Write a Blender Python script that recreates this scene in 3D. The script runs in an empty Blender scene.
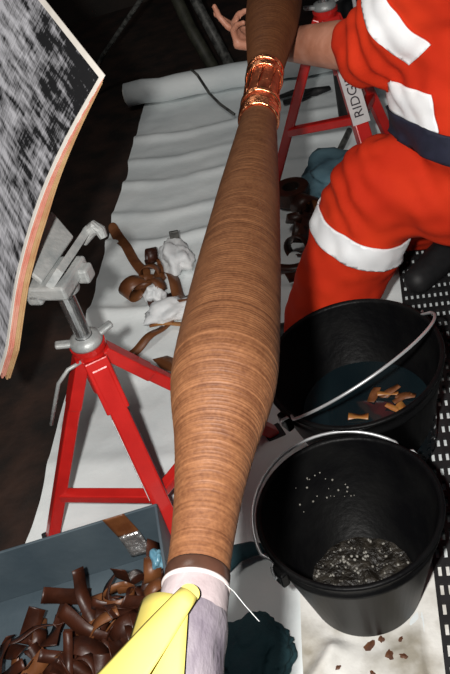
import bpy, bmesh, math, random
from mathutils import Vector, Matrix, noise
random.seed(7)
V = Vector
PI = math.pi
C = bpy.context.scene.collection
SC = bpy.context.scene

# ------------------------------------------------------------------ camera
H_CAM = 1.41
PITCH, ROLL = math.radians(39), math.radians(17)
FWD = V((0, math.cos(PITCH), -math.sin(PITCH)))
R0 = V((1, 0, 0)); U0 = V((0, math.sin(PITCH), math.cos(PITCH)))
RT = R0*math.cos(ROLL) - U0*math.sin(ROLL)
UP = R0*math.sin(ROLL) + U0*math.cos(ROLL)
cam = bpy.data.cameras.new('camera'); co = bpy.data.objects.new('camera', cam); C.objects.link(co)
m = Matrix.Identity(4)
for i in range(3):
    m[i][0], m[i][1], m[i][2] = RT[i], UP[i], -FWD[i]
m[2][3] = H_CAM
co.matrix_world = m
cam.sensor_fit = 'VERTICAL'; cam.sensor_height = 24; cam.lens = 24*800/674
cam.clip_start = 0.02
SC.camera = co

# ------------------------------------------------------------------ world, lights, exposure
w = bpy.data.worlds.new('world'); SC.world = w; w.use_nodes = True
w.node_tree.nodes['Background'].inputs[0].default_value = (0.75, 0.85, 1, 1)
w.node_tree.nodes['Background'].inputs[1].default_value = 0.025
fl = bpy.data.lights.new('camera_flash', 'SPOT'); fo = bpy.data.objects.new('camera_flash', fl); C.objects.link(fo)
fo.location = V((0, 0, H_CAM)) - RT*0.11 + UP*0.03 - FWD*0.03
fo.rotation_euler = FWD.to_track_quat('-Z', 'Y').to_euler()
fl.energy = 118; fl.shadow_soft_size = 0.022; fl.spot_size = math.radians(130); fl.spot_blend = 0.5
fl.color = (1, 0.97, 0.93)
wl = bpy.data.lights.new('ambient_fill', 'AREA'); wo = bpy.data.objects.new('ambient_fill', wl); C.objects.link(wo)  # unseen overhead fill light, added to lift the ambient level
wo.location = (-0.6, 1.6, 3.2); wl.shape = 'RECTANGLE'; wl.size = 1.2; wl.size_y = 0.6
wl.energy = 14; wl.color = (1, 0.96, 0.9)
SC.view_settings.view_transform = 'Standard'; SC.view_settings.look = 'None'
SC.view_settings.gamma = 1; SC.view_settings.use_curve_mapping = False
SC.view_settings.exposure = 0.1

# ------------------------------------------------------------------ materials
def mat(name, col, col2=None, scale=20, rough=0.6, metal=0, bump=0, bscale=None, stretch=(1, 1, 1),
        detail=4, ramp=(0.35, 0.65), spec=0.5, coat=0, alpha=1, coord='Object', dist=0.01):
    M = bpy.data.materials.new(name); M.use_nodes = True
    N = M.node_tree.nodes; L = M.node_tree.links
    b = N['Principled BSDF']
    b.inputs['Base Color'].default_value = (*col, 1); b.inputs['Roughness'].default_value = rough
    b.inputs['Metallic'].default_value = metal; b.inputs['Specular IOR Level'].default_value = spec
    b.inputs['Coat Weight'].default_value = coat; b.inputs['Alpha'].default_value = alpha
    tc = N.new('ShaderNodeTexCoord'); mp = N.new('ShaderNodeMapping'); mp.inputs['Scale'].default_value = stretch
    L.new(tc.outputs[coord], mp.inputs[0])
    if col2:
        n = N.new('ShaderNodeTexNoise'); n.inputs['Scale'].default_value = scale; n.inputs['Detail'].default_value = detail
        L.new(mp.outputs[0], n.inputs[0])
        r = N.new('ShaderNodeValToRGB'); r.color_ramp.elements[0].position = ramp[0]; r.color_ramp.elements[1].position = ramp[1]
        r.color_ramp.elements[0].color = (*col, 1); r.color_ramp.elements[1].color = (*col2, 1)
        L.new(n.outputs[0], r.inputs[0]); L.new(r.outputs[0], b.inputs['Base Color'])
    if bump:
        n2 = N.new('ShaderNodeTexNoise'); n2.inputs['Scale'].default_value = bscale or scale; n2.inputs['Detail'].default_value = 5
        L.new(mp.outputs[0], n2.inputs[0])
        bp = N.new('ShaderNodeBump'); bp.inputs['Strength'].default_value = bump; bp.inputs['Distance'].default_value = dist
        L.new(n2.outputs[0], bp.inputs['Height']); L.new(bp.outputs[0], b.inputs['Normal'])
    return M

M = {}
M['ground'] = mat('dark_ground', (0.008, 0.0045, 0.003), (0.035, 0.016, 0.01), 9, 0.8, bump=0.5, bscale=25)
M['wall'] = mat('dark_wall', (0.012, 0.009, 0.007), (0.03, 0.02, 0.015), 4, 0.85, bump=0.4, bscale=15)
M['sheet'] = mat('sheet_white', (0.74, 0.79, 0.80), (0.86, 0.90, 0.90), 5, 0.55, bump=0.25, bscale=22)
M['paper'] = mat('stained_paper', (0.36, 0.33, 0.27), (0.80, 0.79, 0.75), 11, 0.65, bump=0.3, bscale=30, ramp=(0.3, 0.55))
M['whitepaper'] = mat('white_tissue', (0.75, 0.78, 0.8), (0.85, 0.86, 0.86), 12, 0.6, bump=0.2)
M['red'] = mat('red_enamel', (0.48, 0.012, 0.010), (0.60, 0.02, 0.016), 14, 0.3, coat=0.3, bump=0.06, bscale=300)
M['zinc'] = mat('cast_zinc', (0.33, 0.35, 0.35), (0.47, 0.48, 0.47), 30, 0.5, metal=0.35, bump=0.15, bscale=120)
M['steel'] = mat('bright_steel', (0.55, 0.56, 0.57), (0.7, 0.7, 0.7), 40, 0.25, metal=0.95)
M['wire'] = mat('bail_wire', (0.5, 0.51, 0.52), None, rough=0.38, metal=0.55)
M['black'] = mat('black_plastic', (0.0025, 0.0025, 0.003), (0.006, 0.006, 0.006), 12, 0.42, bump=0.16, bscale=60, spec=0.09)
M['rubber'] = mat('black_rubber', (0.008, 0.008, 0.009), (0.016, 0.016, 0.017), 30, 0.6)
M['orange'] = mat('orange_cloth', (0.50, 0.022, 0.005), (0.60, 0.034, 0.007), 6, 0.85, bump=0.25, bscale=500, spec=0.2, dist=0.002)
M['band'] = mat('reflective_band', (0.93, 0.94, 0.95), (0.86, 0.88, 0.9), 15, 0.4)  # near-white base colour stands in for flash thrown back by the bands
M['navy'] = mat('navy_cloth', (0.006, 0.008, 0.022), (0.012, 0.014, 0.035), 40, 0.8)
M['skin'] = mat('skin', (0.42, 0.17, 0.10), (0.52, 0.24, 0.16), 25, 0.5, bump=0.1, bscale=90)
M['hair'] = mat('dark_hair', (0.02, 0.012, 0.008), (0.04, 0.025, 0.015), 60, 0.6, bump=0.4, bscale=120)
M['eye'] = mat('eye', (0.6, 0.6, 0.58), None, rough=0.2)
M['boxblue'] = mat('greyblue_board', (0.058, 0.085, 0.105), (0.085, 0.115, 0.135), 7, 0.6, bump=0.1, bscale=60)
M['scrap'] = mat('brown_tape', (0.12, 0.038, 0.012), (0.20, 0.075, 0.026), 22, 0.42, bump=0.12, bscale=60)
M['scrapdark'] = mat('dark_brown_tape', (0.028, 0.008, 0.004), (0.065, 0.018, 0.008), 22, 0.42, bump=0.12, bscale=60)
M['foil'] = mat('foil', (0.75, 0.75, 0.75), (0.9, 0.9, 0.88), 30, 0.22, metal=0.9, bump=0.8, bscale=40)
M['yellow'] = mat('yellow_paper', (0.37, 0.31, 0.065), (0.42, 0.35, 0.09), 8, 0.6)
M['ink'] = mat('faint_ink', (0.25, 0.22, 0.1), None, rough=0.7)
M['label'] = mat('white_label', (0.62, 0.60, 0.60), (0.75, 0.72, 0.72), 30, 0.5)
M['labelink'] = mat('label_ink', (0.03, 0.02, 0.03), None, rough=0.6)
M['teal'] = mat('teal_cloth', (0.012, 0.045, 0.06), (0.022, 0.07, 0.085), 14, 0.85, bump=0.5, bscale=300, dist=0.003)
M['tealpale'] = mat('pale_teal_cloth', (0.06, 0.13, 0.17), (0.1, 0.19, 0.23), 14, 0.85, bump=0.4, bscale=200, dist=0.003)
M['copper'] = mat('copper', (0.75, 0.26, 0.12), (0.85, 0.36, 0.18), 40, 0.26, metal=1, bump=0.25, bscale=90)
M['coppertape'] = mat('copper_mesh', (0.26, 0.06, 0.03), (0.5, 0.15, 0.07), 50, 0.35, metal=0.7, bump=0.4, bscale=120)
M['film'] = mat('brown_film', (0.035, 0.016, 0.010), (0.06, 0.026, 0.017), 40, 0.3)
M['ringwhite'] = mat('white_tape_ring', (0.38, 0.33, 0.32), None, rough=0.45)
M['sleeve'] = mat('grey_sleeve', (0.09, 0.075, 0.095), (0.19, 0.17, 0.185), 28, 0.45, bump=0.5, bscale=60, stretch=(1, 1, 0.5))
M['sleevepale'] = mat('pale_sleeve', (0.22, 0.18, 0.185), (0.29, 0.245, 0.25), 20, 0.4, bump=0.2, bscale=60)
M['mud'] = mat('grit', (0.008, 0.006, 0.004), (0.04, 0.034, 0.026), 45, 0.4, bump=0.8, bscale=90, ramp=(0.45, 0.7))
M['pebble_glint'] = mat('pale_grit_glints', (0.16, 0.15, 0.13), (0.3, 0.29, 0.26), 30, 0.5)  # pale colour serves real grit and also painted specular glints
M['water'] = mat('murky_water', (0.004, 0.009, 0.012), (0.007, 0.014, 0.017), 6, 0.05, spec=0.8)
M['amber'] = mat('amber_scrap', (0.30, 0.09, 0.02), (0.4, 0.2, 0.05), 20, 0.4)
M['darkmetal'] = mat('dark_metal', (0.03, 0.03, 0.028), (0.13, 0.13, 0.12), 45, 0.5, metal=0.2)
M['olive'] = mat('olive_bar', (0.018, 0.018, 0.012), (0.04, 0.04, 0.026), 25, 0.6)
M['timber'] = mat('dark_timber', (0.014, 0.007, 0.004), (0.045, 0.02, 0.012), 6, 0.7, bump=0.5, bscale=20, stretch=(1, 0.2, 3))
M['pinkpage'] = mat('pink_page', (0.55, 0.17, 0.12), (0.62, 0.30, 0.22), 30, 0.7, stretch=(1, 1, 1))
M['tanpage'] = mat('tan_page', (0.42, 0.22, 0.10), (0.5, 0.33, 0.16), 30, 0.7)
M['palepage'] = mat('pale_page', (0.66, 0.62, 0.56), (0.74, 0.7, 0.64), 30, 0.7)
M['stain'] = mat('brown_stain', (0.07, 0.022, 0.009), (0.14, 0.055, 0.022), 60, 0.6)

def wrap_material(name, dark, light, zscale):
    """wound creped tape: fine turns across the axis (object Z) with slow drift in tone"""
    Mx = bpy.data.materials.new(name); Mx.use_nodes = True
    N = Mx.node_tree.nodes; L = Mx.node_tree.links; b = N['Principled BSDF']
    b.inputs['Roughness'].default_value = 0.6; b.inputs['Specular IOR Level'].default_value = 0.35
    tc = N.new('ShaderNodeTexCoord')
    def tex(s, sc, det):
        mp = N.new('ShaderNodeMapping'); mp.inputs['Scale'].default_value = s
        L.new(tc.outputs['Object'], mp.inputs[0])
        n = N.new('ShaderNodeTexNoise'); n.inputs['Scale'].default_value = sc; n.inputs['Detail'].default_value = det
        L.new(mp.outputs[0], n.inputs[0]); return n
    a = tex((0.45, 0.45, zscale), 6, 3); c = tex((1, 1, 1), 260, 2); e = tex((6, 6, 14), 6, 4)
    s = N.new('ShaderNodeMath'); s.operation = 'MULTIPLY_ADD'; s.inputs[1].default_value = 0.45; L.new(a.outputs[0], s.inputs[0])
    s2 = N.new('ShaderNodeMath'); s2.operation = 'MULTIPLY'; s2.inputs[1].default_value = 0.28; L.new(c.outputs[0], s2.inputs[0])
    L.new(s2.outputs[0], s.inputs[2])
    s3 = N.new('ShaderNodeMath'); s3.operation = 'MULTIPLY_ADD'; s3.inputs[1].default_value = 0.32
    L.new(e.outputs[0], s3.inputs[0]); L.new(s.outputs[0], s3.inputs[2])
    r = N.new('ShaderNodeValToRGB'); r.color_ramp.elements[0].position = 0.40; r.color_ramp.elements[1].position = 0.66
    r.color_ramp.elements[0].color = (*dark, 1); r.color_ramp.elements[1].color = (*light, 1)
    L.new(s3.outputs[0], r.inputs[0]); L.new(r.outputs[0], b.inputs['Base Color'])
    bp = N.new('ShaderNodeBump'); bp.inputs['Strength'].default_value = 0.5; bp.inputs['Distance'].default_value = 0.0015
    L.new(s3.outputs[0], bp.inputs['Height']); L.new(bp.outputs[0], b.inputs['Normal'])
    return Mx
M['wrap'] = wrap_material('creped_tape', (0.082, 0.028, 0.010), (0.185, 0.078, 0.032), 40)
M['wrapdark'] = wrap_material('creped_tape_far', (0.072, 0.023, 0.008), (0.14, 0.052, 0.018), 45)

def print_material():
    """black and white streaked print; UV: x along the top edge, y down the right edge, metres"""
    Mx = bpy.data.materials.new('streaked_print'); Mx.use_nodes = True
    N = Mx.node_tree.nodes; L = Mx.node_tree.links; b = N['Principled BSDF']; b.inputs['Roughness'].default_value = 0.45
    tc = N.new('ShaderNodeTexCoord')
    def tex(s, sc, det, rot=0):
        mp = N.new('ShaderNodeMapping'); mp.inputs['Scale'].default_value = s; mp.inputs['Rotation'].default_value = (0, 0, rot)
        L.new(tc.outputs['UV'], mp.inputs[0])
        n = N.new('ShaderNodeTexNoise'); n.inputs['Scale'].default_value = sc; n.inputs['Detail'].default_value = det
        L.new(mp.outputs[0], n.inputs[0]); return n
    a = tex((0.6, 3.2, 1), 22, 6); c = tex((6, 0.9, 1), 34, 4); big = tex((0.6, 1.3, 1), 6, 3)
    sp = N.new('ShaderNodeSeparateXYZ'); L.new(tc.outputs['UV'], sp.inputs[0])
    # the printed picture is darker towards its corner
    g = N.new('ShaderNodeMath'); g.operation = 'MULTIPLY_ADD'; g.inputs[1].default_value = 0.8; L.new(sp.outputs[1], g.inputs[0])
    gx = N.new('ShaderNodeMath'); gx.operation = 'MULTIPLY_ADD'; gx.inputs[1].default_value = 1.1; gx.inputs[2].default_value = -0.86
    L.new(sp.outputs[0], gx.inputs[0]); L.new(gx.outputs[0], g.inputs[2])
    def add(x, y, k):
        q = N.new('ShaderNodeMath'); q.operation = 'MULTIPLY_ADD'; q.inputs[1].default_value = k
        L.new(x, q.inputs[0]); L.new(y, q.inputs[2]); return q.outputs[0]
    t = add(a.outputs[0], g.outputs[0], 1.4); t = add(c.outputs[0], t, 0.6); t = add(big.outputs[0], t, 0.5)
    r = N.new('ShaderNodeValToRGB'); r.color_ramp.elements[0].position = 0.52; r.color_ramp.elements[1].position = 0.98
    r.color_ramp.elements[0].color = (0.012, 0.012, 0.013, 1); r.color_ramp.elements[1].color = (0.58, 0.58, 0.62, 1)
    L.new(t, r.inputs[0]); L.new(r.outputs[0], b.inputs['Base Color'])
    return Mx
M['print'] = print_material()

# ------------------------------------------------------------------ mesh helpers
class MB:
    def __init__(s): s.v = []; s.f = []
    def add(s, vs, fs):
        k = len(s.v); s.v += [V(p) for p in vs]; s.f += [tuple(i+k for i in f) for f in fs]; return s
    def box(s, c, size, rot=None, taper=1):
        x, y, z = (q/2 for q in size); vs = []
        for sz in (-1, 1):
            t = taper if sz > 0 else 1
            for sx, sy in ((-1, -1), (1, -1), (1, 1), (-1, 1)):
                p = V((sx*x*t, sy*y*t, sz*z)); vs.append((rot @ p if rot else p) + V(c))
        return s.add(vs, [(3, 2, 1, 0), (4, 5, 6, 7), (0, 1, 5, 4), (1, 2, 6, 5), (2, 3, 7, 6), (3, 0, 4, 7)])
    def bar(s, a, b, wd, ht, up=V((0, 0, 1))):
        a, b = V(a), V(b); d = (b-a); y = d.normalized(); x = y.cross(up).normalized(); z = x.cross(y)
        R = Matrix((x, y, z)).transposed()
        return s.box((a+b)/2, (wd, d.length, ht), R)
    def tube(s, pts, rad, n=10, closed=False, cap=True, flat=None, ref=None):
        pts = [V(p) for p in pts]; m_ = len(pts)
        if not hasattr(rad, '__len__'): rad = [rad]*m_
        t0 = (pts[1]-pts[0]).normalized()
        u = ref.copy() if ref else (V((0, 0, 1)) if abs(t0.z) < 0.9 else V((1, 0, 0)))
        k = len(s.v); rings = []
        for i, p in enumerate(pts):
            if closed: t = (pts[(i+1) % m_]-pts[i-1]).normalized()
            else: t = (pts[min(i+1, m_-1)]-pts[max(i-1, 0)]).normalized()
            u = (u - t*u.dot(t)).normalized(); w_ = t.cross(u)
            fx = flat[i] if flat else 1
            rings.append([p + (u*math.cos(2*PI*j/n)*fx + w_*math.sin(2*PI*j/n))*rad[i] for j in range(n)])
        for r_ in rings: s.v += r_
        for i in range(m_ if closed else m_-1):
            i2 = (i+1) % m_
            for j in range(n):
                s.f.append((k+i*n+j, k+i*n+(j+1) % n, k+i2*n+(j+1) % n, k+i2*n+j))
        if cap and not closed:
            s.f.append(tuple(k+j for j in range(n))[::-1]); s.f.append(tuple(k+(m_-1)*n+j for j in range(n)))
        return s
    def capsule(s, a, b, ra, rb, n=16, flat=1, ref=None):
        a, b = V(a), V(b); d = (b-a).normalized(); pts = []; rr = []
        for q in range(5):
            an = PI/2*(1-q/4)*0.98; pts.append(a-d*ra*math.sin(an)); rr.append(ra*math.cos(an))
        for q in range(5):
            an = PI/2*(q/4)*0.98; pts.append(b+d*rb*math.sin(an)); rr.append(rb*math.cos(an))
        return s.tube(pts, rr, n, flat=[flat]*10, ref=ref)
    def chain(s, pts, rad, n=16, flat=1, ref=None):
        for i in range(len(pts)-1): s.capsule(pts[i], pts[i+1], rad[i], rad[i+1], n, flat, ref)
        return s
    def lathe(s, prof, n=48, o=V((0, 0, 0)), jit=None):
        k = len(s.v)
        for i, (r_, z) in enumerate(prof):
            for j in range(n):
                a = 2*PI*j/n
                s.v.append(V((r_*math.cos(a), r_*math.sin(a), z + (jit(a, i) if jit else 0))) + o)
        for i in range(len(prof)-1):
            for j in range(n):
                s.f.append((k+i*n+j, k+i*n+(j+1) % n, k+(i+1)*n+(j+1) % n, k+(i+1)*n+j))
        return s
    def disc_cap(s, first, n=48, flip=False):
        f = tuple(first+j for j in range(n)); s.f.append(f[::-1] if flip else f); return s
    def ico(s, c, r_, sub=2, sc=(1, 1, 1), jit=0):
        b = bmesh.new(); bmesh.ops.create_icosphere(b, subdivisions=sub, radius=1); b.verts.ensure_lookup_table()
        vs = []
        for q in b.verts:
            f = 1 + (noise.noise(q.co*1.7 + V(c)*31)*jit if jit else 0)
            vs.append(V((q.co.x*sc[0], q.co.y*sc[1], q.co.z*sc[2]))*r_*f + V(c))
        s.add(vs, [tuple(q.index for q in f.verts) for f in b.faces]); b.free(); return s
    def mesh(s, name):
        me = bpy.data.meshes.new(name); me.from_pydata([tuple(p) for p in s.v], [], s.f)
        b = bmesh.new(); b.from_mesh(me); bmesh.ops.recalc_face_normals(b, faces=b.faces); b.to_mesh(me); b.free()
        return me
    def build(s, name, mt, parent=None, smooth=False, bevel=0, seg=2, solid=0):
        return obj(name, s.mesh(name), mt, parent, smooth, bevel, seg, solid)

def obj(name, me, mt, parent=None, smooth=False, bevel=0, seg=2, solid=0):
    o = bpy.data.objects.new(name, me); C.objects.link(o)
    if mt: me.materials.clear(); me.materials.append(M[mt])
    if parent: o.parent = parent
    if smooth:
        for p in me.polygons: p.use_smooth = True
    if solid:
        d = o.modifiers.new('solid', 'SOLIDIFY'); d.thickness = solid; d.offset = 0
    if bevel:
        d = o.modifiers.new('bevel', 'BEVEL'); d.width = bevel; d.segments = seg; d.limit_method = 'ANGLE'; d.angle_limit = 0.6
    return o
def tag(o, label, cat, group=None, kind=None):
    o['label'] = label; o['category'] = cat
    if group: o['group'] = group
    if kind: o['kind'] = kind
    return o
def struct(o, label=None, cat=None):
    o['kind'] = 'structure'
    if label: o['label'] = label
    if cat: o['category'] = cat
    return o
def thing(name, label, cat, loc=(0, 0, 0), group=None, rot=None):
    o = bpy.data.objects.new(name, None); C.objects.link(o); o.location = loc; o.empty_display_size = 0.05
    if rot: o.rotation_euler = rot
    return tag(o, label, cat, group)
def remeshed(mb, voxel, smooth=6, name='body'):
    me = mb.mesh(name); o = bpy.data.objects.new('tmp', me); C.objects.link(o)
    d = o.modifiers.new('r', 'REMESH'); d.mode = 'VOXEL'; d.voxel_size = voxel; d.use_smooth_shade = True
    if smooth:
        q = o.modifiers.new('s', 'SMOOTH'); q.factor = 0.5; q.iterations = smooth
    dg = bpy.context.evaluated_depsgraph_get(); res = bpy.data.meshes.new_from_object(o.evaluated_get(dg))
    bpy.data.objects.remove(o); res.name = name
    return res

# ------------------------------------------------------------------ the setting
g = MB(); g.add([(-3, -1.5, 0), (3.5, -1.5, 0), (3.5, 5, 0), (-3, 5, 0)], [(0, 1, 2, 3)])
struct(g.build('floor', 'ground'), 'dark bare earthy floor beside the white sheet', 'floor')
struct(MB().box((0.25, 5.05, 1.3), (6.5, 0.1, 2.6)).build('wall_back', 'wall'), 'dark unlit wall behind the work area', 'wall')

AX = V((0.2817, 0.9595, 0)); AXR = V((0.9595, -0.2817, 0))   # run of the cable and across it

MAT0 = V((0.190, 0.640, 0)) + AX*(-0.45)
# wrinkled white sheet, edges follow the cable's run
def sheet(name, o, nu, nv, lu, lv, hfun, mt, edge=0.0, ax=AX, ar=AXR):
    mb = MB()
    for j in range(nv+1):
        for i in range(nu+1):
            u = i/nu*lu; v = j/nv*lv
            e = 0
            if i in (0, nu) and edge: e = edge*noise.noise(V((v*4, i, 0)))
            p = o + ar*(u+e) + ax*v
            hh = max(0, hfun(u, v)); q = p - MAT0
            if q.dot(AXR) > -0.03 and -0.03 < q.dot(AX) < 1.90 and q.dot(AXR) < 0.50:    # pressed flat under the rubber mat
                hh = min(hh, 0.004 if mt == 'sheet' else 0.0065)
            mb.v.append(V((p.x, p.y, 0.004 + hh)))
    for j in range(nv):
        for i in range(nu):
            k = j*(nu+1)+i; mb.f.append((k, k+1, k+nu+2, k+nu+1))
    return mb.build(name, mt, smooth=True)
FOLDS = [(2.05, .018), (2.22, .012), (2.42, .02), (2.6, .013), (2.82, .018), (3.0, .014), (3.2, .02), (1.75, .012), (1.45, .008)]
def sh(u, v):
    h = 0.006 + 0.006*noise.noise(V((u*5, v*5, 0.3))) + 0.003*noise.noise(V((u*16, v*16, 2)))
    vv = v + 0.045*noise.noise(V((u*3, v*1.2, 5))) + 0.10*u
    for p, a in FOLDS:
        d = (vv - p)/0.028
        h += a*math.exp(-d*d)*(0.75+0.5*noise.noise(V((u*4, p*9, 1))))
    return h
SA = V((0.235, 1, 0)).normalized(); SR = V((1, -0.235, 0)).normalized()
so = V((-0.850, 0.04, 0))
st = sheet('ground_sheet', so, 90, 330, 1.95, 3.55, sh, 'sheet', 0.02, SA, SR)
tag(st, 'white crinkled protective sheet spread across the dark floor', 'sheet')
# rolled-up far end of the sheet
rl = MB(); ra = V((-0.105, 3.50, 0.066)); rb = V((0.98, 3.17, 0.066))
pts = [ra.lerp(rb, i/14) + V((0, 0.006*math.sin(i*1.7), 0.004*math.sin(i*2.3))) for i in range(15)]
ro = thing('rolled_sheet', 'rolled up white sheet end lying across the far floor', 'sheet', (0.39, 3.37, 0))
def atw(o, parent):       # put a mesh made in world coordinates under a parent that has its own place
    bpy.context.view_layer.update()
    o.parent = parent; o.matrix_parent_inverse = parent.matrix_world.inverted(); return o
atw(rl.tube(pts, [0.052+0.004*math.sin(i*3.1) for i in range(15)], 20).build('roll', 'sheet', smooth=True), ro)
sp = MB(); d_ = (rb-ra).normalized(); wv = d_.cross(V((0, 0, 1))); q = []
for i in range(40):
    a = i*0.42; r_ = 0.012+0.040*i/39
    q.append(ra - d_*0.001 + (wv*math.cos(a)+V((0, 0, 1))*math.sin(a))*r_)
atw(sp.tube(q, 0.0022, 6).build('spiral_edge', 'palepage'), ro)

# ------------------------------------------------------------------ taped cable joint
O = V((-0.1012, 0.4, 0.79))
jt = thing('cable_joint', 'brown tape wound cable joint with two swollen halves and copper waist', 'cable joint', O)
jt.rotation_mode = 'QUATERNION'; jt.rotation_quaternion = AX.to_track_quat('Z', 'X')
PROF = [(0.055, .0292), (0.086, .0303), (.13, .0336), (.17, .0385), (.208, .0445), (.249, .0533), (.270, .0575), (.288, .0607), (.31, .0625), (.335, .0628),
        (.392, .0615), (.425, .0606), (.503, .0578), (.601, .0527), (.701, .0477), (.828, .0396), (.938, .0328), (.955, .0315)]
def interp(P, s):
    for (a, ra_), (b, rb_) in zip(P, P[1:]):
        if s <= b:
            t = (s-a)/(b-a); return ra_ + (rb_-ra_)*t
    return P[-1][1]
def smooth_prof(P, s): return sum(interp(P, min(max(s+d, P[0][0]), P[-1][0])) for d in (-.02, -.01, 0, .01, .02))/5
def wound(P, s0, s1, pitch, amp, name, mt, n=72):
    rnd = random.Random(int(s0*1000)+5); prof = []; s = s0
    while s < s1:
        p = pitch*rnd.uniform(0.6, 1.5); r_ = smooth_prof(P, s) + amp*rnd.uniform(-.3, 1)
        prof += [(r_-amp*0.5, s), (r_+amp*.35, s+p*0.12), (r_+amp*0.2, s+p*0.9)]; s += p
    mb = MB(); mb.lathe(prof, n, jit=lambda a, i: 0.0016*noise.noise(V((math.cos(a)*1.3, math.sin(a)*1.3, prof[i][1]*14))) + 0.004*a/(2*PI)*0)
    return mb.build(name, mt, jt, smooth=True)
wound(PROF, 0.047, 0.95, 0.0040, 0.00022, 'tape_winding', 'wrap')
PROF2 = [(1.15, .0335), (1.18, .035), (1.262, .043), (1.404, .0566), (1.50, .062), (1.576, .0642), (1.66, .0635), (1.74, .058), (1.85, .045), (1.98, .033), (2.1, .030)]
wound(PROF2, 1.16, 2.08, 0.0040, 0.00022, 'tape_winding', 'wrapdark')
lm = MB(); lm.lathe([(0.0001, 2.07), (.030, 2.07), (.030, 4.62), (.0001, 4.62)], 32).build('cable_sheath', 'black', jt, smooth=False)
# copper waist
MB().lathe([(.0312, .945), (.0318, .975), (.0322, 1.01), (.0322, 1.10), (.0325, 1.17)], 48).build('copper_mesh', 'coppertape', jt, smooth=True)
for s0, nn in ((0.958, 5), (1.012, 2), (1.128, 3), (1.158, 2)):
    mb = MB()
    for k in range(nn):
        mb.tube([(0.0338*math.cos(a*PI/24), 0.0338*math.sin(a*PI/24), s0+k*0.0062+0.0005*math.sin(a)) for a in range(48)], 0.0034, 8, closed=True)
    mb.build('copper_binding', 'copper', jt, smooth=True)
for k in range(9):
    a = k*2*PI/9
    MB().tube([(0.0332*math.cos(a+0.05*j), 0.0332*math.sin(a+0.05*j), 1.03+0.1*j/5) for j in range(6)], 0.0019, 6).build('copper_strand', 'copper', jt, smooth=True)
# lower end: brown film, white ring, pale sleeve, crinkled grey sleeve
MB().lathe([(.0298, .036), (.0304, .038), (.0305, .047), (.0298, .049)], 48).build('film_band', 'film', jt, smooth=True)
MB().lathe([(.0295, .031), (.0314, .032), (.0318, .0335), (.0314, .035), (.0295, .036)], 48).build('tape_ring', 'ringwhite', jt, smooth=True)
mb = MB(); mb.lathe([(.0305, -.002), (.0310, .002), (.0308, .026), (.0302, .032)], 48, jit=lambda a, i: 0.001*math.sin(5*a)).build('pale_sleeve', 'sleevepale', jt, smooth=True)
mb = MB(); pr = []
for i in range(70): pr.append((0.0322+0.0005*math.sin(i*1.1), 0.006-i*0.008))
k0 = 0; n = 64
for i, (r_, z) in enumerate(pr):
    for j in range(n):
        a = 2*PI*j/n; rr = r_ + 0.0014*noise.noise(V((math.cos(a)*2.5, math.sin(a)*2.5, z*45))) + 0.0008*noise.noise(V((math.cos(a)*7, math.sin(a)*7, z*90)))
        if i == 0: rr -= 0.001
        mb.v.append(V((rr*math.cos(a), rr*math.sin(a), z + (0.005*noise.noise(V((math.cos(a)*1.5, math.sin(a)*1.5, 3))) if i == 0 else 0))))
for i in range(len(pr)-1):
    for j in range(n): mb.f.append((i*n+j, i*n+(j+1) % n, (i+1)*n+(j+1) % n, (i+1)*n+j))
mb.build('crinkled_sleeve', 'sleeve', jt, smooth=True)
MB().lathe([(.0001, -.7), (.0295, -.7), (.0295, .05), (.0001, .05)], 32).build('cable_core', 'black', jt)
# thin pale tie end sticking out at the ring
tie = MB().tube([(-0.066, 0.425, 0.798), (-0.058, 0.412, 0.796), (-0.052, 0.400, 0.790), (-0.044, 0.388, 0.779)], 0.0004, 6)
atw(tie.build('tie_end', 'zinc'), jt)

# ------------------------------------------------------------------ folded yellow paper strip over the sleeve
yl = thing('yellow_strip', 'folded yellow paper measuring strip draped over the grey cable sleeve', 'paper strip', (-0.13, 0.38, 0.80))
def patch(c00, c10, c11, c01, nu=10, nv=14, bulge=0.0, wav=0.0):
    mb = MB()
    for j in range(nv+1):
        for i in range(nu+1):
            u, v = i/nu, j/nv
            p = (V(c00)*(1-u)+V(c10)*u)*(1-v) + (V(c01)*(1-u)+V(c11)*u)*v
            p = p + V((0, 0, bulge*4*u*(1-u) + wav*math.sin(v*7+u*2)))
            mb.v.append(p)
    for j in range(nv):
        for i in range(nu):
            k = j*(nu+1)+i; mb.f.append((k, k+1, k+nu+2, k+nu+1))
    return mb
B = patch((-0.143, 0.436, 0.789), (-0.094, 0.395, 0.8285), (-0.1235, 0.26, 0.8285), (-0.200, 0.31, 0.785), bulge=0.014)
atw(B.build('lower_fold', 'yellow', None, True, solid=0.0012), yl)
A = patch((-0.0985, 0.409, 0.8295), (-0.0865, 0.3945, 0.8285), (-0.172, 0.290, 0.842), (-0.222, 0.330, 0.822), bulge=0.0045, wav=0.0008)
atw(A.build('upper_fold', 'yellow', None, True, solid=0.0012), yl)
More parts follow.
